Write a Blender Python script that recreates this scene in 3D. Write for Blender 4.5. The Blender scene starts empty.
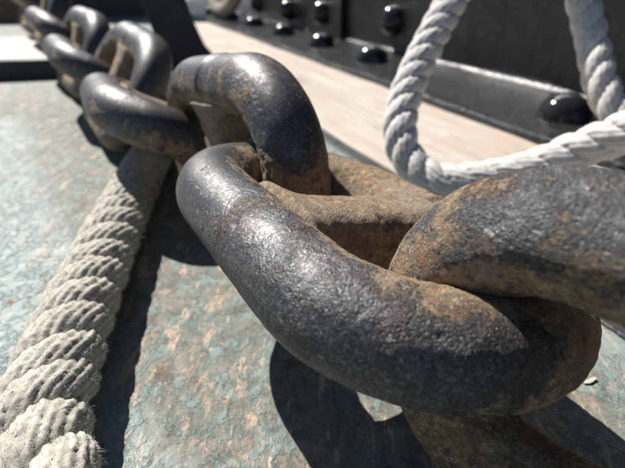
import bpy, math, random
import numpy as np

random.seed(7)
rng = np.random.default_rng(11)
S = 0.022                      # bar diameter of the chain in metres: every length below is in bar diameters

# ------------------------------------------------------------------ camera, sky, sun, exposure
scene = bpy.context.scene
CAM_H, PITCH = 4.8746, 28.009
cam_data = bpy.data.cameras.new('camera')
cam = bpy.data.objects.new('camera', cam_data)
scene.collection.objects.link(cam)
cam.location = (0, 0, CAM_H * S)
cam.rotation_euler = (math.radians(90 - PITCH), 0, 0)
cam_data.sensor_width = 36
cam_data.lens = 493.54 / 625 * 36
cam_data.clip_start = 0.005
cam_data.clip_end = 500
cam_data.dof.use_dof = True
cam_data.dof.focus_distance = 5.0 * S
cam_data.dof.aperture_fstop = 20.0
cam_data.dof.aperture_blades = 0
scene.camera = cam

SUN_AZ, SUN_EL = 132.0, 47.5    # azimuth counter-clockwise from +X
world = bpy.data.worlds.new('World')
scene.world = world
world.use_nodes = True
wn = world.node_tree
for n in list(wn.nodes):
    wn.nodes.remove(n)
sky = wn.nodes.new('ShaderNodeTexSky')
sky.sky_type = 'NISHITA'
sky.sun_disc = False
sky.air_density = 0.75
sky.dust_density = 0.5
sky.sun_elevation = math.radians(SUN_EL)
sky.sun_rotation = math.radians(90 - SUN_AZ)
bg = wn.nodes.new('ShaderNodeBackground')
bg.inputs['Strength'].default_value = 0.05
wo = wn.nodes.new('ShaderNodeOutputWorld')
wn.links.new(sky.outputs[0], bg.inputs[0])
wn.links.new(bg.outputs[0], wo.inputs[0])

sun_data = bpy.data.lights.new('sun', 'SUN')
sun_data.energy = 5.0
sun_data.angle = math.radians(0.5)
sun_data.color = (1.0, 0.95, 0.88)
sun = bpy.data.objects.new('sun', sun_data)
scene.collection.objects.link(sun)
sun.rotation_euler = (math.radians(90 - SUN_EL), 0, math.radians(SUN_AZ + 90))

scene.view_settings.view_transform = 'Standard'
scene.view_settings.look = 'None'
scene.view_settings.exposure = 0.72
scene.view_settings.gamma = 1.0
scene.view_settings.use_curve_mapping = False
scene.render.engine = 'CYCLES'
scene.cycles.use_denoising = True

# ------------------------------------------------------------------ helpers
C = scene.collection


def tag(o, label=None, cat=None, group=None, kind=None):
    if label: o['label'] = label
    if cat: o['category'] = cat
    if group: o['group'] = group
    if kind: o['kind'] = kind
    return o


def empty(name, loc, rot=None):
    o = bpy.data.objects.new(name, None)
    o.empty_display_size = 0.01
    C.objects.link(o)
    if rot is not None:
        import mathutils
        m = mathutils.Matrix(rot).to_4x4()
        m.translation = [c * S for c in loc]
        o.matrix_world = m
    else:
        o.location = [c * S for c in loc]
    return o


def mesh_obj(name, verts, faces, mat, parent=None, smooth=True, attrs=None):
    """verts in bar diameters."""
    me = bpy.data.meshes.new(name)
    v = np.asarray(verts, dtype=np.float64) * S
    uniform = isinstance(faces, np.ndarray)
    f = faces
    if uniform:
        nf, k = f.shape
        me.vertices.add(len(v)); me.vertices.foreach_set('co', v.astype(np.float32).ravel())
        me.loops.add(nf * k); me.loops.foreach_set('vertex_index', f.astype(np.int32).ravel())
        me.polygons.add(nf); me.polygons.foreach_set('loop_start', (np.arange(nf) * k).astype(np.int32))
        me.polygons.foreach_set('loop_total', np.full(nf, k, dtype=np.int32))
        me.update(calc_edges=True)
    else:
        me.from_pydata([tuple(a) for a in v], [], [tuple(a) for a in faces])
    me.validate()
    if smooth:
        me.polygons.foreach_set('use_smooth', np.ones(len(me.polygons), dtype=bool))
    if attrs:
        for an, av in attrs.items():
            a = me.attributes.new(an, 'FLOAT', 'POINT')
            a.data.foreach_set('value', np.asarray(av, dtype=np.float32))
    me.materials.append(mat)
    o = bpy.data.objects.new(name, me)
    C.objects.link(o)
    if parent is not None:
        o.parent = parent
    return o


def _hash(i, j, k, seed):
    h = (i.astype(np.int64) * 374761393 + j.astype(np.int64) * 668265263 + k.astype(np.int64) * 2147483647 + seed * 974634777) & 0xFFFFFFFF
    h = ((h ^ (h >> 13)) * 1274126177) & 0xFFFFFFFF
    h = ((h ^ (h >> 16)) * 2246822519) & 0xFFFFFFFF
    return ((h ^ (h >> 15)) & 0xFFFFFF) / float(0xFFFFFF)


def vnoise(P, freq, seed=0):
    Q = P * freq
    I = np.floor(Q).astype(np.int64); F = Q - I
    F = F * F * F * (F * (F * 6 - 15) + 10)
    out = 0
    for a in (0, 1):
        for b in (0, 1):
            for c in (0, 1):
                w = (F[:, 0] if a else 1 - F[:, 0]) * (F[:, 1] if b else 1 - F[:, 1]) * (F[:, 2] if c else 1 - F[:, 2])
                out = out + w * _hash(I[:, 0] + a, I[:, 1] + b, I[:, 2] + c, seed)
    return out * 2 - 1


def fbm(P, freq, octs=3, seed=0, gain=.5):
    r = 0; a = 1.
    for o in range(octs):
        r = r + a * vnoise(P, freq * 2 ** o, seed + o * 17); a *= gain
    return r


def sstep(x, a, b):
    t = np.clip((x - a) / (b - a), 0, 1)
    return t * t * (3 - 2 * t)


def grid_faces(n, m, close_n=True, close_m=True):
    i = np.arange(n if close_n else n - 1); j = np.arange(m if close_m else m - 1)
    I, J = np.meshgrid(i, j, indexing='ij')
    I2 = (I + 1) % n; J2 = (J + 1) % m
    return np.stack([I * m + J, I2 * m + J, I2 * m + J2, I * m + J2], -1).reshape(-1, 4)


# ------------------------------------------------------------------ materials
def new_mat(name):
    m = bpy.data.materials.new(name); m.use_nodes = True
    nt = m.node_tree
    b = nt.nodes['Principled BSDF']
    return m, nt, b


class NB:
    def __init__(s, nt, scale=1.0):
        s.nt = nt
        s.tc = nt.nodes.new('ShaderNodeTexCoord')
        s.co = s.tc.outputs['Object']

    def L(s, a, b): s.nt.links.new(a, b)

    def mapped(s, scale=(1, 1, 1), rot=(0, 0, 0), co=None):
        n = s.nt.nodes.new('ShaderNodeMapping')
        n.inputs['Scale'].default_value = scale; n.inputs['Rotation'].default_value = rot
        s.L(co or s.co, n.inputs[0]); return n.outputs[0]

    def noise(s, scale, detail=4, rough=.55, co=None, dist=0.0):
        n = s.nt.nodes.new('ShaderNodeTexNoise')
        n.inputs['Scale'].default_value = scale / S; n.inputs['Detail'].default_value = detail
        n.inputs['Roughness'].default_value = rough; n.inputs['Distortion'].default_value = dist
        s.L(co or s.co, n.inputs['Vector']); return n.outputs['Fac']

    def voro(s, scale, co=None, feature='F1', out='Distance', rand=1.0):
        n = s.nt.nodes.new('ShaderNodeTexVoronoi'); n.feature = feature
        n.inputs['Scale'].default_value = scale / S; n.inputs['Randomness'].default_value = rand
        s.L(co or s.co, n.inputs['Vector']); return n.outputs[out]

    def ramp(s, fac, stops, interp='LINEAR'):
        n = s.nt.nodes.new('ShaderNodeValToRGB'); n.color_ramp.interpolation = interp
        e = n.color_ramp.elements
        while len(e) > 1: e.remove(e[-1])
        for i, (p, c) in enumerate(stops):
            el = e[0] if i == 0 else e.new(p)
            el.position = p
            el.color = (c, c, c, 1) if not hasattr(c, '__len__') else (*c, 1)
        s.L(fac, n.inputs[0]); return n.outputs[0]

    def mix(s, fac, a, b, mode='MIX'):
        n = s.nt.nodes.new('ShaderNodeMix'); n.data_type = 'RGBA'; n.blend_type = mode
        for v, sock in ((fac, n.inputs['Factor']), (a, n.inputs['A']), (b, n.inputs['B'])):
            if hasattr(v, 'is_output'): s.L(v, sock)
            elif hasattr(v, '__len__'): sock.default_value = (*v, 1)
            else: sock.default_value = v if sock.type == 'VALUE' else (v, v, v, 1)
        return n.outputs['Result']

    def math(s, op, a, b=None, clamp=False):
        n = s.nt.nodes.new('ShaderNodeMath'); n.operation = op; n.use_clamp = clamp
        for v, sock in ((a, n.inputs[0]), (b, n.inputs[1])):
            if v is None: continue
            if hasattr(v, 'is_output'): s.L(v, sock)
            else: sock.default_value = v
        return n.outputs[0]

    def attr(s, name):
        n = s.nt.nodes.new('ShaderNodeAttribute'); n.attribute_name = name; return n.outputs['Fac']

    def bump(s, h, strength, dist, normal=None):
        n = s.nt.nodes.new('ShaderNodeBump'); n.inputs['Strength'].default_value = strength
        n.inputs['Distance'].default_value = dist * S
        s.L(h, n.inputs['Height'])
        if normal is not None: s.L(normal, n.inputs['Normal'])
        return n.outputs[0]


def steel_material():
    m, nt, b = new_mat('worn_rusty_steel'); N = NB(nt)
    rust_a = N.attr('rust')
    n1 = N.noise(1.9, 6, .64, dist=.3); n2 = N.noise(24, 5, .70); n3 = N.noise(70, 3, .6)
    pits = N.voro(27)
    # rust eats in from the inside of the loop in patches with crisp flaky borders
    k = N.math('ADD', rust_a, N.math('MULTIPLY', N.math('SUBTRACT', n1, .5), 1.9))
    k = N.math('ADD', k, N.math('MULTIPLY', N.math('SUBTRACT', n2, .5), 1.2))
    mask = N.ramp(k, [(0.40, 0.0), (0.54, .75), (.66, 1.0)])
    metal = N.ramp(n2, [(0.30, (.040, .040, .042)), (0.5, (.084, .085, .089)), (0.68, (.185, .187, .190))])
    smudge = N.ramp(N.noise(1.1, 5, .6), [(.52, 0.), (.64, .65)])
    metal = N.mix(smudge, metal, (.072, .050, .046))
    flecks = N.ramp(N.noise(52, 3, .65), [(.58, 0.), (.68, 1.)])
    metal = N.mix(N.math('MULTIPLY', flecks, .6), metal, (.40, .40, .41))
    scr = N.mapped((.25, 1.0, 1.0), (0, 0, .15))
    scratch = N.ramp(N.noise(20, 3, .5, co=scr), [(.66, 0.), (.70, .6)])
    metal = N.mix(scratch, metal, (.38, .39, .41))
    rcol = N.ramp(N.noise(10, 6, .7), [(.25, (.036, .020, .012)), (.40, (.11, .062, .030)), (.52, (.24, .150, .070)), (.64, (.40, .275, .14)), (.80, (.50, .385, .24))])
    hue = N.ramp(N.noise(1.5, 4, .55), [(.42, 0.), (.60, 1.)])
    rcol = N.mix(N.math('ADD', N.math('MULTIPLY', hue, .45), .14), rcol, (.27, .235, .190))
    orange = N.ramp(N.noise(3.1, 5, .62), [(.54, 0.), (.64, .5)])
    rcol = N.mix(orange, rcol, (.34, .175, .062))
    red = N.ramp(N.noise(2.6, 4, .6), [(.56, 0.), (.68, .6)])
    rcol = N.mix(red, rcol, (.13, .058, .035))
    crust = N.ramp(N.noise(12, 5, .68), [(.55, 0.), (.61, 1.)])
    rcol = N.mix(N.math('MULTIPLY', crust, .7), rcol, (.062, .062, .070))
    col = N.mix(mask, metal, rcol)
    dust = N.ramp(N.noise(30, 3, .65), [(.58, 0.), (.68, .65)])
    col = N.mix(N.math('MULTIPLY', dust, mask), col, (.55, .47, .35))
    # thin dark rim where the scale lifts at the border of each rust patch
    rim = N.math('MULTIPLY', N.ramp(k, [(.36, 0.), (.42, .6), (.48, 0.)]), 1.0)
    col = N.mix(rim, col, (.03, .022, .018))
    N.L(col, b.inputs['Base Color'])
    met = N.math('MULTIPLY', N.math('SUBTRACT', 1.0, mask), .78)
    N.L(met, b.inputs['Metallic'])
    ro = N.mix(mask, N.ramp(n2, [(.3, .53), (.7, .42)]), (.82, .82, .82))
    N.L(ro, b.inputs['Roughness'])
    pit_h = N.ramp(pits, [(0.0, 0.0), (.40, 1.0)])
    rough_zone = N.ramp(N.math('ADD', N.attr('pit'), N.math('MULTIPLY', N.math('SUBTRACT', n1, .5), 1.2)), [(.42, .02), (.85, 1.0)])
    h = N.math('ADD', N.math('MULTIPLY', pit_h, .5), N.math('MULTIPLY', n2, .9))
    h = N.math('ADD', h, N.math('MULTIPLY', n3, .5))
    h = N.math('MULTIPLY', h, rough_zone)
    h = N.math('ADD', h, N.math('MULTIPLY', mask, .30))
    nb = N.bump(h, .8, .030)
    nb = N.bump(N.noise(85, 3, .65), .4, .006, nb)
    N.L(nb, b.inputs['Normal'])
    return m


def deck_material():
    m, nt, b = new_mat('worn_turquoise_deck_paint'); N = NB(nt)
    bed = N.attr('bed')                 # the strip the chain is dragged over: scuffed browner
    a1 = N.mapped((1.3, .55, 1.0), (0, 0, math.radians(-26)))
    a2 = N.mapped((1.4, .34, 1.0), (0, 0, math.radians(34)))
    a3 = N.mapped((1.5, .28, 1.0), (0, 0, math.radians(-8)))
    fine = N.noise(7, 6, .70, co=a1, dist=.3); grit = N.noise(30, 3, .65)
    base = N.ramp(N.noise(2.2, 6, .66, dist=.4), [(.36, (.085, .084, .066)), (.5, (.140, .145, .120)), (.64, (.200, .198, .165))])
    pale = N.ramp(N.noise(.8, 6, .62), [(.36, (.150, .200, .198)), (.5, (.195, .262, .258)), (.64, (.27, .335, .325))])
    col = N.mix(N.math('MULTIPLY', bed, .92), pale, base)
    # turquoise paint left in islands
    t = N.math('ADD', N.math('MULTIPLY', N.noise(2.4, 6, .68, dist=.7), .65), N.math('MULTIPLY', fine, .35))
    teal = N.ramp(N.noise(4, 4, .6), [(.38, (.105, .175, .172)), (.62, (.195, .280, .270))])
    col = N.mix(N.math('MULTIPLY', N.ramp(t, [(.485, 0.), (.535, 1.)]), N.math('ADD', N.math('MULTIPLY', bed, .26), .42)), col, teal)
    # tan primer and bare wood showing in flakes and gouges of several directions
    for co, sc_, lo, colr, amt in ((a1, 1.6, .545, (.27, .205, .150), .8), (a1, 3.2, .565, (.46, .325, .245), .85),
                                   (a2, 2.2, .590, (.50, .375, .295), .85), (a3, 3.0, .600, (.56, .44, .35), .8), (a1, 9, .60, (.50, .38, .29), .7)):
        clus = N.ramp(N.noise(sc_ * .35, 3, .55, dist=.4), [(.42, .03), (.55, 1.)])
        sc = N.math('MULTIPLY', N.ramp(N.noise(sc_, 6, .70, co=co, dist=.5), [(lo, 0.), (lo + .035, 1.)]), clus)
        k = N.math('MULTIPLY', sc, N.math('ADD', N.math('MULTIPLY', bed, .5 * amt), .5 * amt))
        col = N.mix(k, col, colr)
    dk = N.ramp(N.noise(2.4, 6, .70, co=a2, dist=.7), [(.38, .65), (.44, 0.)])
    col = N.mix(dk, col, (.085, .066, .048))
    dk = N.ramp(N.noise(3.1, 6, .72, co=a1, dist=.7), [(.36, .6), (.42, 0.)])
    col = N.mix(dk, col, (.105, .075, .055))
    chips = N.ramp(N.voro(1.15), [(.085, 1.), (.12, 0.)])
    chips = N.math('MULTIPLY', chips, N.ramp(N.noise(5, 3, .6), [(.44, 0.), (.50, 1.)]))
    col = N.mix(N.math('MULTIPLY', chips, .85), col, (.20, .05, .032))
    speck = N.ramp(N.noise(21, 4, .7), [(.585, 0.), (.645, 1.)])
    col = N.mix(N.math('MULTIPLY', speck, .65), col, (.045, .040, .033))
    lite = N.ramp(N.noise(25, 3, .65), [(.61, 0.), (.70, .5)])
    col = N.mix(lite, col, (.46, .41, .36))
    N.L(col, b.inputs['Base Color'])
    ro = N.math('ADD', N.ramp(N.noise(2.5, 5, .65), [(.35, .40), (.65, .58)]), N.math('MULTIPLY', bed, .2))
    N.L(ro, b.inputs['Roughness'])
    h = N.math('ADD', N.math('MULTIPLY', N.ramp(t, [(.485, 0.), (.535, 1.)]), .45), N.math('MULTIPLY', fine, .9))
    h = N.math('ADD', h, N.math('MULTIPLY', grit, .4))
    N.L(N.bump(h, .6, .032), b.inputs['Normal'])
    return m


def rope_material(name, dark, mid, lite):
    m, nt, b = new_mat(name); N = NB(nt)
    n = N.noise(5, 5, .65); n2 = N.noise(30, 3, .6)
    col = N.ramp(N.math('ADD', N.math('MULTIPLY', n, .6), N.math('MULTIPLY', n2, .4)), [(.3, dark), (.5, mid), (.7, lite)])
    groove = N.attr('groove')                       # darker in the grooves between the yarns
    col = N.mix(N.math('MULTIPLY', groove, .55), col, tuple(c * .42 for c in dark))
    N.L(col, b.inputs['Base Color'])
    b.inputs['Roughness'].default_value = .9
    b.inputs['Specular IOR Level'].default_value = .2
    fib = N.noise(70, 3, .7)
    N.L(N.bump(fib, .5, .014), b.inputs['Normal'])
    return m


def wood_material(name, cols, along, scale=1.0):
    m, nt, b = new_mat(name); N = NB(nt)
    co = N.mapped((1, 1, 1), (0, 0, -along))
    g = N.mapped((.05 * scale, 1.2 * scale, 1), co=co)
    grain = N.noise(2.6, 6, .65, co=g, dist=.6); blot = N.noise(.22 * scale, 5, .6)
    col = N.ramp(grain, [(.28, cols[0]), (.5, cols[1]), (.72, cols[2])])
    col = N.mix(N.ramp(blot, [(.44, 0.), (.60, .8)]), col, cols[3])
    knot = N.ramp(N.voro(.16 * scale, co=N.mapped((.5, 1.3, 1), co=co)), [(.05, .75), (.13, 0.)])
    col = N.mix(knot, col, tuple(c * .45 for c in cols[3]))
    scuff = N.ramp(N.noise(1.2, 6, .7), [(.54, 0.), (.66, .5)])
    col = N.mix(scuff, col, (.30, .28, .255))
    crack = N.ramp(N.noise(6, 3, .6, co=g), [(.30, .6), (.37, 0.)])
    col = N.mix(crack, col, tuple(c * .35 for c in cols[0]))
    N.L(col, b.inputs['Base Color'])
    b.inputs['Roughness'].default_value = .72
    N.L(N.bump(grain, .6, .05), b.inputs['Normal'])
    return m


def black_paint(name, base=(.012, .013, .015), r0=.16, r1=.34, bump=.05):
    m, nt, b = new_mat(name); N = NB(nt)
    n = N.noise(.8, 5, .65); n2 = N.noise(6, 4, .6)
    dust = N.ramp(N.noise(14, 4, .7), [(.55, 0.), (.72, .13)])
    col = N.mix(N.ramp(n, [(.35, 0.), (.7, 1.)]), base, tuple(c * 2.0 for c in base))
    rs_ = N.ramp(N.noise(1.6, 5, .65), [(.60, 0.), (.68, .5)])
    col = N.mix(rs_, col, (.05, .028, .018))
    col = N.mix(dust, col, (.11, .11, .105))
    N.L(col, b.inputs['Base Color'])
    N.L(N.ramp(n2, [(.3, r0), (.7, r1)]), b.inputs['Roughness'])
    h = N.math('ADD', N.math('MULTIPLY', n, 1.0), N.math('MULTIPLY', n2, .3))
    N.L(N.bump(h, .6, bump * 4), b.inputs['Normal'])
    return m


STEEL = steel_material()
DECK = deck_material()
ROPE_A = rope_material('weathered_grey_rope_fibre', (.32, .305, .26), (.50, .48, .42), (.64, .615, .55))
ROPE_B = rope_material('pale_rope_fibre', (.46, .45, .43), (.66, .645, .62), (.78, .77, .745))
FUZZ = rope_material('loose_rope_fibre', (.50, .48, .42), (.60, .58, .52), (.70, .68, .62))
ROPE_C = rope_material('brown_grey_rope_fibre', (.17, .15, .125), (.30, .27, .23), (.42, .385, .335))
BT_ANG = math.radians(113.5)
WOOD = wood_material('pale_scrubbed_wood', [(.33, .285, .25), (.45, .405, .36), (.54, .50, .455), (.42, .34, .275)], BT_ANG)
WOOD_B = wood_material('brown_wood', [(.13, .07, .04), (.24, .14, .08), (.33, .21, .13), (.20, .12, .08)], 0.2)
WOOD_T = wood_material('grey_painted_wood', [(.34, .33, .30), (.46, .45, .42), (.56, .54, .51), (.42, .39, .35)], math.radians(15))
BLACK = black_paint('black_gloss_paint', (.007, .0075, .008), r0=.09, r1=.2)
BLACK_F = black_paint('black_gloss_paint_worn', (.013, .014, .016), .14, .42, .045)
GLOSS = black_paint('fresh_black_gloss', r0=.10, r1=.16, bump=.004)
DARK_IRON_AND_SHADE = black_paint('dark_iron_paint_and_shade', (.022, .023, .026), .4, .6)  # iron paint, also used as painted shade on the step front

# ------------------------------------------------------------------ the deck
def deck_sheet():
    # fine near the camera, coarse towards the far edge
    xs = np.unique(np.concatenate([np.linspace(-11, 11, 221), np.linspace(-400, -11, 24), np.linspace(11, 400, 24)]))
    ys = np.unique(np.concatenate([np.linspace(0, 20, 201), np.linspace(-30, 0, 10), np.linspace(20, 600, 40)]))
    X, Y = np.meshgrid(xs, ys, indexing='ij')
    P = np.stack([X.ravel(), Y.ravel(), np.zeros(X.size)], -1)
    fade = sstep(-np.hypot(P[:, 0], P[:, 1] - 9), -14, -9)
    P[:, 2] = (-.012 + .010 * fbm(P, .9, 3, 5) + .006 * fbm(P, 5, 2, 9)) * fade - .012
    f = grid_faces(len(xs), len(ys), False, False)[:, ::-1]
    bed = sstep(-np.abs((P[:, 0] + 1.5) * .843 + (P[:, 1] - 9.0) * .537 + .35 * fbm(P, .7, 3, 31)), -3.5, -2.3)
    o = mesh_obj('deck', P, f, DECK, attrs=dict(bed=bed))
    return tag(o, 'worn turquoise painted deck under the chain', 'deck', kind='structure')


deck = deck_sheet()

bt = np.array([math.cos(BT_ANG), math.sin(BT_ANG)]); bn = np.array([math.sin(BT_ANG), -math.cos(BT_ANG)])


def W(off, al, z):
    p = bn * off + bt * al
    return (p[0], p[1], z)


def prism_box(o0, o1, a0, a1, z0, z1, bev=.08, na=1, wav=0.0, seed=0):
    """box in bulwark coordinates with its top edges rounded, cut along its length so that it can be uneven"""
    prof = [(o0, z0), (o0, z1 - bev), (o0 + bev * .3, z1 - bev * .3), (o0 + bev, z1), (o1 - bev, z1), (o1 - bev * .3, z1 - bev * .3), (o1, z1 - bev), (o1, z0)]
    al = np.linspace(a0, a1, na + 1)
    V = []
    for a in al:
        for (o, z) in prof:
            V.append(W(o, a, z))
    V = np.array(V)
    if wav:
        V[:, :2] += bn[None] * (wav * vnoise(V * np.array([1, 1, 0]), .35, seed))[:, None]
        V[:, 2] += wav * .5 * vnoise(V, .5, seed + 3) * (V[:, 2] > z0 + 1e-6)
    m = len(prof)
    F = [list(q) for q in grid_faces(na + 1, m, False, True)]
    F = [q[::-1] for q in F]
    F.append(list(range(m))[::1]); F.append([na * m + i for i in range(m)][::-1])
    return V, F


def fix_normals(o):
    import bmesh
    bm = bmesh.new(); bm.from_mesh(o.data)
    bmesh.ops.recalc_face_normals(bm, faces=bm.faces); bm.to_mesh(o.data); bm.free()


def box_part(name, args, mat, parent, smooth=False, **kw):
    V, F = prism_box(*args, **kw)
    o = mesh_obj(name, V, F, mat, parent, smooth)
    fix_normals(o)
    return o


# pale waterway planks let into the deck beside the bulwark (slightly proud of it, a dark seam between)
for k, (o0, o1) in enumerate(((7.05, 12.9),)):
    box_part('plank', (o0, o1, -12, 60, -.3, .10), WOOD, deck, bev=.09, na=60, wav=.06, seed=k)
pl = box_part('caulked_seam', (6.62, 7.10, -12, 60, -.3, .03), DARK_IRON_AND_SHADE, deck, bev=.04, na=60, wav=.03, seed=8)
pl['label'] = 'dark caulked seam along the pale plank'

# ------------------------------------------------------------------ the bulwark
bul = empty('bulwark', W(17.9, 25, 0))
bul['label'] = 'black painted iron bulwark with big round rivets beside the pale plank'
bul['category'] = 'bulwark'


def bulwark_part(name, *a, **k):
    o = box_part(name, *a, **k)
    p = bul.location
    for v in o.data.vertices:
        v.co.x -= p.x; v.co.y -= p.y; v.co.z -= p.z
    return o


bulwark_part('plate', (17.9, 18.5, -14, 95, -.3, 26), BLACK, bul, bev=.1, na=40, wav=.10, seed=2)
bulwark_part('flange', (12.45, 17.95, -14, 95, .09, .36), BLACK_F, bul, bev=.12, na=70, wav=.10, seed=4)
bulwark_part('shadow_strap', (17.55, 17.95, 35.2, 41.5, .40, 25.9), BLACK, bul, bev=.1, na=6, wav=.04, seed=6)  # flat bar added so its edge throws a dark stripe on the plate
# rounded fillet where flange and plate meet
fv = []; na = 90
for a in np.linspace(-14, 95, na):
    for t in np.linspace(0, 1, 7):
        ang = t * math.pi / 2
        fv.append(W(17.93 - .35 * (1 - math.sin(ang)), a, .40 + .35 * (1 - math.cos(ang))))
fv = np.array(fv); fv[:, 2] += .03 * vnoise(fv, .6, 3)
fo = mesh_obj('fillet', fv - np.array(W(17.9, 25, 0)), grid_faces(na, 7, False, False), BLACK_F, bul)
fix_normals(fo)


def rivet_mesh(name, r, h):
    V = [(0, 0, h)]; n = 28; rings = 8
    for i in range(1, rings + 1):
        t = i / rings * math.pi / 2
        rr = r * math.sin(t); z = h * math.cos(t)
        for j in range(n):
            a = 2 * math.pi * j / n
            V.append((rr * math.cos(a), rr * math.sin(a), z))
    for j in range(n):
        a = 2 * math.pi * j / n
        V.append((r * 1.04 * math.cos(a), r * 1.04 * math.sin(a), -.15))
    F = [(0, 1 + j, 1 + (j + 1) % n) for j in range(n)]
    for i in range(rings):
        for j in range(n):
            a = 1 + i * n + j; b_ = 1 + i * n + (j + 1) % n
            F.append((a, a + n, b_ + n, b_))
    V = np.array(V)
    V += .03 * np.stack([vnoise(V, 1.7, 1), vnoise(V, 1.7, 2), vnoise(V, 1.7, 3)], -1)
    o = mesh_obj(name, V, F, GLOSS, bul)
    return o


riv0 = rivet_mesh('rivet', .92, .82)
first = True
base = np.array(W(17.9, 25, 0))
spots = [('f', 15.0, a, .40) for a in (5.2, 12.3, 25.9, 32.9, 40.4, 48.3, 56.5, 65)] + \
        [('p', 17.9, a, z) for a, z in ((2.0, 2.1), (28.6, 2.15), (46.8, 1.7), (56, 1.8), (11, 6.8), (28.6, 6.9), (46.8, 6.8))] + \
        [('p', 17.55, a, z) for a, z in ((38.5, 1.95), (38.5, 6.4))]
for kind, off, al, z in spots:
    o = riv0 if first else riv0.copy()
    if not first: C.objects.link(o)
    first = False
    o.parent = bul
    o.location = (np.array(W(off, al, z)) - base) * S
    if kind == 'p':
        o.rotation_euler = (math.radians(-90), 0, BT_ANG - math.radians(90) + math.radians(0))
        import mathutils
        nrm = mathutils.Vector((-bn[0], -bn[1], 0))
        o.rotation_euler = nrm.to_track_quat('Z', 'Y').to_euler()
    else:
        o.rotation_euler = (0, 0, al)

# ------------------------------------------------------------------ the chain
L, WD = 6.0, 3.6


def link_body(n=360, m=96, seed=0, rust_fn=None):
    R = (WD - 1) / 2; hs = (L - 1) / 2 - R
    per = 4 * hs + 2 * math.pi * R
    s = np.arange(n) / n * per
    ctr = np.zeros((n, 3)); out = np.zeros((n, 3)); side = np.zeros(n)
    for i, t in enumerate(s):
        if t < 2 * hs:
            ctr[i] = (-hs + t, -R, 0); out[i] = (0, -1, 0)
        elif t < 2 * hs + math.pi * R:
            a = -math.pi / 2 + (t - 2 * hs) / R
            ctr[i] = (hs + R * math.cos(a), R * math.sin(a), 0); out[i] = (math.cos(a), math.sin(a), 0)
        elif t < 4 * hs + math.pi * R:
            ctr[i] = (hs - (t - 2 * hs - math.pi * R), R, 0); out[i] = (0, 1, 0)
        else:
            a = math.pi / 2 + (t - 4 * hs - math.pi * R) / R
            ctr[i] = (-hs + R * math.cos(a), R * math.sin(a), 0); out[i] = (math.cos(a), math.sin(a), 0)
    ph = np.arange(m) / m * 2 * math.pi
    up = np.array([0, 0, 1.])
    nrm = out[:, None, :] * np.cos(ph)[None, :, None] + up[None, None] * np.sin(ph)[None, :, None]
    P0 = ctr[:, None, :] + .5 * nrm
    P = P0.reshape(-1, 3); Nn = nrm.reshape(-1, 3)
    inner = np.repeat(-np.cos(ph)[None], n, 0).ravel()            # 1 on the inside of the loop
    C3 = np.repeat(ctr, m, 0)
    ox = seed * 13.7
    Q = P + ox
    # forging: shallow flats and dents, crown wear on the inside of the bends
    d = .008 * fbm(Q, .7, 1, seed) + .003 * fbm(Q, 2.4, 2, seed + 3)
    rust = .15 + .55 * sstep(inner, -.25, .75) + .25 * sstep(-Nn[:, 2], .1, .9) * 0
    pit = .22 + .35 * sstep(inner, -.3, .6)
    if rust_fn: 
        dr, dp = rust_fn(P, Nn, inner)
        rust = rust + dr; pit = pit + dp
    rr = sstep(rust + .35 * fbm(Q, 2.2, 3, seed + 7), .35, .9)
    pp = sstep(pit + .3 * fbm(Q, 1.7, 2, seed + 5), .25, .9)
    # scale and corrosion pits
    sc = fbm(Q, 7, 3, seed + 11)
    d += pp * (.006 * sc) + rr * (.009 * fbm(Q, 12, 3, seed + 19))
    pits = np.clip(fbm(Q, 8.5, 2, seed + 23) - .45, 0, 1)
    d -= pp * .038 * pits
    # flash-butt weld bead beside the stud seat, on one long side
    wx = np.abs(P[:, 0] - .10 - .03 * np.sin(ph[np.arange(len(P)) % m] * 3)); onside = (C3[:, 1] > R - .05)
    d += np.where(onside, -.035 * np.exp(-(wx / .045) ** 2) + .018 * np.exp(-((wx - .12) / .06) ** 2), 0)
    V = P + Nn * d[:, None]
    return V, grid_faces(n, m), dict(rust=rust, pit=pit)


def stud_mesh(n=70, m=56, seed=0, half=.50, rust=.8):
    R = (WD - 1) / 2
    t = np.linspace(-1, 1, n)
    ph = np.arange(m) / m * 2 * math.pi
    y = t * (R - .30)
    fl = np.abs(t) ** 3.5
    ax = half + .34 * fl                # along the link
    az = .42 + .10 * fl                 # through the link
    cx = np.sign(np.cos(ph)) * np.abs(np.cos(ph)) ** .55; cz = np.sign(np.sin(ph)) * np.abs(np.sin(ph)) ** .55
    P = np.stack([ax[:, None] * cx[None], np.repeat(y[:, None], m, 1), az[:, None] * cz[None]], -1).reshape(-1, 3)
    Nn = np.stack([np.repeat(np.cos(ph)[None], n, 0), np.zeros((n, m)), np.repeat(np.sin(ph)[None], n, 0)], -1).reshape(-1, 3)
    Q = P + seed * 7.3 + 50
    d = .030 * fbm(Q, 1.3, 2, seed) + .010 * fbm(Q, 5, 3, seed + 2) - .035 * np.clip(fbm(Q, 7, 2, seed + 4) - .4, 0, 1)
    V = P + Nn * d[:, None]
    F = [list(q) for q in grid_faces(n, m, False, True)]
    V = np.concatenate([V, [[0, -R + .05, 0], [0, R - .05, 0]]])
    k = len(V) - 2
    for j in range(m):
        F.append([k, j, (j + 1) % m]); F.append([k + 1, (n - 1) * m + (j + 1) % m, (n - 1) * m + j])
    return V, F, dict(rust=np.full(len(V), rust), pit=np.full(len(V), .9))


def rust_A(P, Nn, inner):
    far = sstep(P[:, 1], -.6, .4)
    right = sstep(P[:, 0] + .9 * inner, .9, 2.3)
    low = sstep(-Nn[:, 2], .15, .9)
    return .62 * far * sstep(P[:, 0], -3.0, -.9) + .36 * right * sstep(Nn[:, 2] + inner, -.1, .9) + .10 * right + .12 * low, .5 * far + .40 * right + .30 * sstep(P[:, 0], -1.6, .6)


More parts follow.
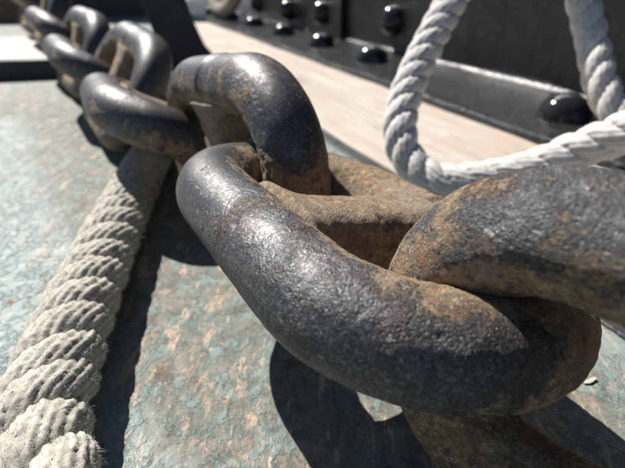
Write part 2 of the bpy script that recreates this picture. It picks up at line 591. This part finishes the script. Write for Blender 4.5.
def rust_B(P, Nn, inner):
    low = sstep(-P[:, 1], -.7, .5)
    end = sstep(P[:, 0], 1.5, 2.6) * sstep(-P[:, 1], -.9, .2)
    side = sstep(np.abs(Nn[:, 2]), .55, 1.0)
    return .42 * low + .36 * end + .18 * side, .5 * end + .25 * low + .35 * side * sstep(P[:, 0], .3, 1.6)


def rust_D(P, Nn, inner):
    low = sstep(-P[:, 1], -1.2, .2)
    end = sstep(-P[:, 0], 1.6, 2.9)
    return .16 + .25 * low + .30 * end + .12 * sstep(-Nn[:, 1], -.2, .6), .60 + .2 * end + 0 * inner


def rust_C(P, Nn, inner):
    return .30 * sstep(P[:, 0], .6, 2.2) * sstep(-Nn[:, 2], -.6, .5) + .3 * sstep(P[:, 1], 0, 1), -.15 + .3 * sstep(P[:, 0], .6, 2.2)


def rust_E(P, Nn, inner):
    return .40 * sstep(-P[:, 1], -.6, .6) - .05, -.2 + 0 * inner


POSES = dict(
 D=([2.8799, 2.1371, 1.9157], [[0.68202, -0.00395, -0.73133], [-0.73101, 0.02597, -0.68187], [0.02168, 0.99965, 0.01483]]),
 A=([0.4757, 5.4218, 1.99], [[0.47837, 0.85879, 0.1834], [-0.87786, 0.46227, 0.12515], [0.0227, -0.22087, 0.97504]]),
 B=([-1.4997, 9.0114, 1.8035], [[0.50812, -0.09606, -0.85591], [-0.84874, 0.11312, -0.51657], [0.14644, 0.98893, -0.02406]]),
 C=([-3.8406, 12.2812, 1.6305], [[0.43367, 0.822, 0.36913], [-0.89739, 0.35702, 0.25928], [0.08134, -0.44369, 0.89248]]),
 E=([-5.9084, 15.7714, 1.805], [[0.50662, 0.47494, -0.71956], [-0.86113, 0.23782, -0.44933], [-0.04228, 0.84728, 0.52947]]),
 F=([-8.0372, 19.0976, 1.6092], [[0.4971, 0.72286, 0.47997], [-0.86757, 0.4047, 0.28904], [0.01469, -0.56009, 0.8283]]),
 G=([-9.9926, 22.5718, 1.8047], [[0.5544, 0.32797, -0.7649], [-0.83202, 0.19695, -0.51861], [-0.01945, 0.92393, 0.38207]]),
 H=([-12.163, 25.9309, 1.9206], [[0.55313, 0.58405, 0.59408], [-0.83288, 0.40378, 0.37851], [-0.01881, -0.70416, 0.70979]]),
)
GROUP = 'links of the stud-link anchor chain'
LINKS = [
 ('A', 420, 110, rust_A, 1, 'large dark steel chain link lying flat, its far bar and stud crusted ochre'),
 ('B', 380, 104, rust_B, 2, 'upright arched chain link threaded through the left end of the large flat link'),
 ('D', 380, 110, rust_D, 3, 'heavily pitted upright chain link threaded through the right end of the large flat link'),
 ('C', 260, 72, rust_C, 4, 'flat-lying shiny chain link just above the end of the grey rope on the deck'),
 ('E', 220, 64, rust_E, 5, 'upright arched chain link beyond the flat link over the rope end'),
 ('F', 180, 48, rust_C, 6, 'blurred flat-lying chain link in front of the raised board edge'),
 ('G', 180, 48, rust_E, 7, 'small blurred upright chain link behind the flat link by the raised board'),
 ('H', 150, 40, rust_C, 8, 'small blurred flat-lying chain link with a bright glint, leaning over the raised board'),
]
STUD_RUST = dict(A=.78, B=.8, D=.85)
protos = {}
for key, n, m, fn, seed, label in LINKS:
    t, Rm = POSES[key]
    e = empty('chain_link', t, Rm)
    tag(e, label, 'chain link', GROUP)
    V, F, at = link_body(n, m, seed, fn)
    mesh_obj('ring', V, F, STEEL, e, attrs=at)
    V, F, at = stud_mesh(70 if n > 300 else 36, 56 if n > 300 else 28, seed, rust=STUD_RUST.get(key, .75))
    o = mesh_obj('stud', V, F, STEEL, e, attrs=at)
    fix_normals(o)
    if key == 'A': o['label'] = 'ochre rust-crusted stud'
    protos[key] = e

# the chain runs on over the raised board, too small to show more
HP, HR = POSES['H']; GP, GR = POSES['G']
step = np.array([-.53, .848, 0]) * 4.0
far_labels = ['tiny upright chain link past the blurred glinting link', 'tiny flat chain link second past the blurred glinting link',
              'tiny upright chain link third past the blurred glinting link', 'tiny flat chain link fourth past the blurred glinting link']
for k in range(1, 5):
    src = protos['G' if k % 2 else 'H']
    pos = np.array(HP) + step * k + np.array([0, 0, .95])
    e = src.copy(); C.objects.link(e)
    import mathutils
    mt = mathutils.Matrix(GR if k % 2 else HR).to_4x4(); mt.translation = pos * S
    e.matrix_world = mt
    e['label'] = far_labels[k - 1]
    for ch in list(src.children):
        c = ch.copy(); C.objects.link(c); c.parent = e

# ------------------------------------------------------------------ ropes
def smooth_path(P, n):
    P = np.asarray(P, float)
    # Catmull-Rom, resampled by arc length
    Q = np.concatenate([[2 * P[0] - P[1]], P, [2 * P[-1] - P[-2]]])
    out = []
    for i in range(1, len(Q) - 2):
        t = np.linspace(0, 1, 60, endpoint=False)[:, None]
        a, b_, c, d = Q[i - 1], Q[i], Q[i + 1], Q[i + 2]
        out.append(.5 * (2 * b_ + (c - a) * t + (2 * a - 5 * b_ + 4 * c - d) * t ** 2 + (3 * b_ - a - 3 * c + d) * t ** 3))
    out = np.concatenate(out + [[P[-1]]])
    s = np.concatenate([[0], np.cumsum(np.linalg.norm(np.diff(out, axis=0), axis=1))])
    ss = np.linspace(0, s[-1], n)
    return np.stack([np.interp(ss, s, out[:, i]) for i in range(3)], -1), ss


def frames(P):
    T = np.gradient(P, axis=0); T /= np.linalg.norm(T, axis=1)[:, None]
    Nv = np.zeros_like(T)
    ref = np.array([0, 0, 1.]) if abs(T[0, 2]) < .9 else np.array([1., 0, 0])
    v = ref - T[0] * (ref @ T[0]); v /= np.linalg.norm(v)
    for i in range(len(P)):
        v = v - T[i] * (v @ T[i]); v /= np.linalg.norm(v); Nv[i] = v
    return T, Nv, np.cross(T, Nv)


def make_rope(path, radius, pitch, mat, label, seed, per_d=46, m=72, yarns=17, fuzz=0, amp=.15, bead_amp=.034, rough=.045, lay=(.54, .475), phase=0., jitter=.02, base=None):
    length = np.sum(np.linalg.norm(np.diff(np.asarray(path), axis=0), axis=1))
    n = int(length * per_d)
    P, s = smooth_path(path, n)
    root = empty('rope', base if base is not None else path[0])
    tag(root, label, 'rope')
    T, Nv, Bv = frames(P)
    rho = radius * lay[0]; rs = radius * lay[1]
    org = np.array(base if base is not None else path[0], float)
    tana = 2 * math.pi * rho / pitch; cosa = 1 / math.sqrt(1 + tana ** 2)
    allv, alln = [], []
    for k in range(3):
        wob = .22 * vnoise(np.stack([s, s * 0 + k * 9, s * 0 + seed], -1), .6, seed)
        th = 2 * math.pi * s / pitch + 2 * math.pi * k / 3 + phase + wob
        er = Nv * np.cos(th)[:, None] + Bv * np.sin(th)[:, None]
        et = -Nv * np.sin(th)[:, None] + Bv * np.cos(th)[:, None]
        ctr = P + er * rho
        st = T * cosa + et * (1 - cosa ** 2) ** .5
        eb = np.cross(st, er)
        ph = np.arange(m) / m * 2 * math.pi
        nn = er[:, None] * np.cos(ph)[None, :, None] + eb[:, None] * np.sin(ph)[None, :, None]
        kphi = -2 * math.pi * (rho + rs) / (pitch * rs) * .80
        yph = yarns * (ph[None] - kphi * s[:, None]) / 2
        yph = yph + .30 * vnoise(np.stack([np.repeat(s[:, None], m, 1).ravel() * 2.5, np.tile(ph, n), np.full(n * m, seed + k * 5.)], -1), 1.0, seed + 2).reshape(n, m)
        ridge = np.abs(np.cos(yph))
        yid = np.floor(yph / math.pi + .5)
        bead = np.cos(s[:, None] * (9.5 / radius) + yid * 2.4 + ph[None] * 1.5)
        flat = (ctr[:, None] + nn * rs).reshape(-1, 3)
        lump = fbm(flat, 1.5 / radius, 2, seed + k).reshape(n, m)
        tuft = fbm(flat, 6.0 / radius, 3, seed + 30 + k).reshape(n, m)
        r = rs * (1 + amp * (ridge ** .75 - .6) + bead_amp * ridge * bead + .045 * lump + rough * tuft)
        # strands flatten where they press on one another: slightly oval
        r = r * (1 + .10 * np.cos(2 * (ph[None] - math.pi / 2)))
        V = ctr[:, None] + nn * r[:, :, None]
        V = V.reshape(-1, 3)
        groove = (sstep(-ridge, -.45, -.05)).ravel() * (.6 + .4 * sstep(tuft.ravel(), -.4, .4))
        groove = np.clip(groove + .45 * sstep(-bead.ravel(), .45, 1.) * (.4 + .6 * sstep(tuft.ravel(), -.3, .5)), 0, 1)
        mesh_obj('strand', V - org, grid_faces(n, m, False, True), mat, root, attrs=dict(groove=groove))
        allv.append(V); alln.append(nn.reshape(-1, 3))
    if fuzz:
        V = np.concatenate(allv); Nn = np.concatenate(alln)
        axis = np.repeat(P[None], 3, 0).reshape(-1, 3); axis = np.repeat(axis, m, 0)
        outw = V - axis; rad = np.linalg.norm(outw, axis=1); ok = np.where(rad > radius * .72)[0]
        idx = rng.choice(ok, fuzz, replace=False)
        p0 = V[idx]; tang = np.repeat(np.tile(T, (3, 1)), m, 0)[idx]
        n0 = outw[idx] / rad[idx][:, None]
        dirn = n0 * rng.uniform(.0, .42, (fuzz, 1)) + tang * rng.normal(0, .9, (fuzz, 1)) + rng.normal(0, .25, (fuzz, 3))
        dirn /= np.linalg.norm(dirn, axis=1)[:, None]
        ln = radius * rng.gamma(2.0, .038, (fuzz, 1)) + radius * .03
        ln = np.minimum(ln, radius * .15)
        curl = rng.normal(0, 1.1, (fuzz, 3))
        w = radius * .0024 * rng.uniform(.7, 1.5, (fuzz, 1))
        a = np.cross(dirn, rng.normal(0, 1, (fuzz, 3))); a /= np.linalg.norm(a, axis=1)[:, None]
        b_ = np.cross(dirn, a)
        rings = []
        for t, ww in ((-.1, 1.), (.5, .9), (1., .35)):
            c = p0 + dirn * ln * t + curl * ln * .35 * max(t, 0) ** 2
            for q in range(3):
                an = 2 * math.pi * q / 3
                rings.append(c + (a * math.cos(an) + b_ * math.sin(an)) * w * ww)
        VV = np.stack(rings, 1).reshape(-1, 3)
        F = []
        for g in range(2):
            for q in range(3):
                F.append([g * 3 + q, g * 3 + (q + 1) % 3, (g + 1) * 3 + (q + 1) % 3, (g + 1) * 3 + q])
        F = (np.array(F)[None] + (np.arange(fuzz) * 9)[:, None, None]).reshape(-1, 4)
        o = mesh_obj('fuzz', VV - org, F, FUZZ, root, attrs=dict(groove=np.zeros(len(VV))))
        tag(o, kind='stuff')
    return root


def bez(p0, p1, p2, n):
    t = np.linspace(0, 1, n)[:, None]
    return (1 - t) ** 2 * np.array(p0) + 2 * t * (1 - t) * np.array(p1) + t * t * np.array(p2)


RZ = .50
pa = bez((-2.807, 3.386, RZ), (-3.448, 4.222, RZ), (-4.728, 16.43, RZ), 9)
pa = np.concatenate([[(-1.3, 1.3, RZ), (-2.05, 2.4, RZ)], pa])
make_rope(pa, .53, 1.85, ROPE_A, 'thick weathered grey rope lying along the turquoise deck', 3, per_d=60, m=96, yarns=13, fuzz=50000, lay=(.525, .50), base=(-3.3, 5.5, 0))

loop = [(5.6, 17.2, 9.5), (4.95, 16.2, 6.6), (4.3, 15.31, 4.91), (3.73, 14.59, 4.2), (2.99, 13.6, 3.19), (2.4, 12.65, 2.25), (2.13, 11.8, 1.5), (2.32, 11.25, 0.88), (2.93, 10.75, 0.56),
        (3.85, 10.53, 0.68), (4.8, 10.41, 0.96), (5.48, 10.18, 1.40), (6.03, 9.84, 1.84), (6.6, 9.3, 2.25), (7.6, 8.2, 2.2), (8.6, 7.2, 1.2), (9.4, 6.6, .55), (10.6, 6.4, .5)]
make_rope(loop, .425, 1.6, ROPE_B, 'pale rope hanging in a loop onto the wooden plank', 21, per_d=34, m=56, yarns=9, amp=.20, fuzz=9000, base=(3.0, 10.8, .1))
hang = [(7.0, 17.4, 9.5), (7.2, 16.2, 6.5), (7.26, 15.44, 5.16), (7.29, 14.71, 4.2), (7.36, 13.88, 3.29), (7.4, 13.08, 2.41), (7.65, 12.5, 1.75), (8.2, 11.9, 1.15), (9.2, 11.4, .75), (10.5, 11.2, .68)]
make_rope(hang, .42, 1.7, ROPE_B, 'pale rope hanging straight down behind the looped rope', 33, per_d=30, m=52, yarns=9, amp=.20, fuzz=6000, base=(9.2, 11.4, .2))

# ------------------------------------------------------------------ things behind
def board(name, x0, y0, ang, ln, dp, z1, mat, label, cat, planks=1, front=None):
    """raised boards: origin at its near right corner, running to the left"""
    e = empty(name, (x0, y0, 0)); e.rotation_euler = (0, 0, ang)
    tag(e, label, cat)
    for k in range(planks):
        a, b_ = dp * k / planks + (.04 if k else 0), dp * (k + 1) / planks
        bev = .12
        prof = [(a, -.05), (a, z1 - bev), (a + bev * .3, z1 - bev * .3), (a + bev, z1), (b_ - bev, z1), (b_, z1 - bev), (b_, -.05)]
        V = [(x, y, z) for x in np.linspace(0, -ln, 30) for (y, z) in prof]
        V = np.array(V); V[:, 2] += .05 * vnoise(V, .3, k) * (V[:, 2] > .1); V[:, 1] += .06 * vnoise(V, .25, k + 5)
        F = [list(q) for q in grid_faces(30, 7, False, True)] + [list(range(7)), [29 * 7 + i for i in range(7)]]
        o = mesh_obj('board', V, F, mat, e, smooth=False); fix_normals(o)
    if front:  # dark strip over the front face: its shade painted in as colour
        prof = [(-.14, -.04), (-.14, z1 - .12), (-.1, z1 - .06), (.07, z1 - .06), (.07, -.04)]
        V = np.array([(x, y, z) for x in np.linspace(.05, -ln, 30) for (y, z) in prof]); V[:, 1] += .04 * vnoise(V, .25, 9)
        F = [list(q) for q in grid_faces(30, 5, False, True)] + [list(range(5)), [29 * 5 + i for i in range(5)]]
        o = mesh_obj('front_shade', V, F, front, e, smooth=False); fix_normals(o); o['label'] = 'dark strip with the shade of the front painted in'
    return e


board('raised_step', -12.6, 26.66, math.radians(15), 40, 11, .98, WOOD_T, 'pale raised wooden step, shade of its front painted on as a dark strip', 'step', 2, DARK_IRON_AND_SHADE)
board('timber_baulk', -31, 62, math.radians(10), 60, 10, 9, WOOD_B, 'brown timber baulk beyond the raised step', 'timber', 2)
board('hatch_coaming', -19.8, 66, math.radians(4), 9.5, 6, 14, DARK_IRON_AND_SHADE, 'dark coaming standing behind the far end of the chain', 'coaming', 1)


def stanchion():
    e = empty('iron_stanchion', (-7.1, 29.5, 0))
    tag(e, 'dark leaning iron stanchion standing behind the upright arched link', 'stanchion')
    V = []; hw, hd = 1.15, .45; nz = 14
    prof = [(-hw, -hd + .15), (-hw + .15, -hd), (hw - .15, -hd), (hw, -hd + .15), (hw, hd - .15), (hw - .15, hd), (-hw + .15, hd), (-hw, hd - .15)]
    for i in range(nz):
        z = i / (nz - 1) * 16
        sx = -.27 * z - .25 * max(0, 2.2 - z) ** 2 * -.35
        sc_ = 1 + .35 * max(0, 1 - z / 2.2) ** 2
        for (x, y) in prof:
            V.append((x * sc_ + sx, y * sc_, z - .02))
    V = np.array(V); m_ = len(prof)
    F = [list(q) for q in grid_faces(nz, m_, False, True)] + [list(range(m_)), [(nz - 1) * m_ + i for i in range(m_)]]
    o = mesh_obj('post', V, F, DARK_IRON_AND_SHADE, e, smooth=False); fix_normals(o)
    V = [(x, y, z) for (x, y) in ((-1.9, -1.2), (1.9, -1.2), (1.9, 1.2), (-1.9, 1.2)) for z in (-.03, .2)]
    F = [[0, 2, 4, 6], [1, 3, 5, 7], [0, 2, 3, 1], [2, 4, 5, 3], [4, 6, 7, 5], [6, 0, 1, 7]]
    o = mesh_obj('foot_plate', V, F, DARK_IRON_AND_SHADE, e, smooth=False); fix_normals(o)


stanchion()
coil = [W(15.5, 68, 9), W(15.2, 66, 5), W(14.6, 63, 2.2), W(14.3, 58.5, 1.15), W(14.4, 54, 1.9), W(15.0, 51.5, 4.5), W(15.4, 50, 9)]
make_rope(coil, .75, 2.8, ROPE_C, 'brownish rope bight hanging in front of the far bulwark', 41, per_d=12, m=40, yarns=11, fuzz=0, base=W(14.3, 57.5, .4))


def flake():
    n = 9
    V = []
    for z in (0, .018):
        for j in range(n):
            a = 2 * math.pi * j / n
            r = .06 * (1 + .35 * math.sin(a * 2 + 1) + .15 * math.sin(a * 3))
            V.append((r * 1.5 * math.cos(a), r * .7 * math.sin(a), z + .008 * math.cos(a)))
    F = [list(range(n))[::-1], [n + i for i in range(n)]] + [[i, (i + 1) % n, n + (i + 1) % n, n + i] for i in range(n)]
    o = mesh_obj('paint_flake', V, F, WOOD_T, None, smooth=False)
    o.location = (3.745 * S, 4.948 * S, -.01 * S); o.rotation_euler = (0, 0, .3)
    tag(o, 'loose pale paint flake on the deck beside the right end of the large flat link', 'paint flake')


flake()
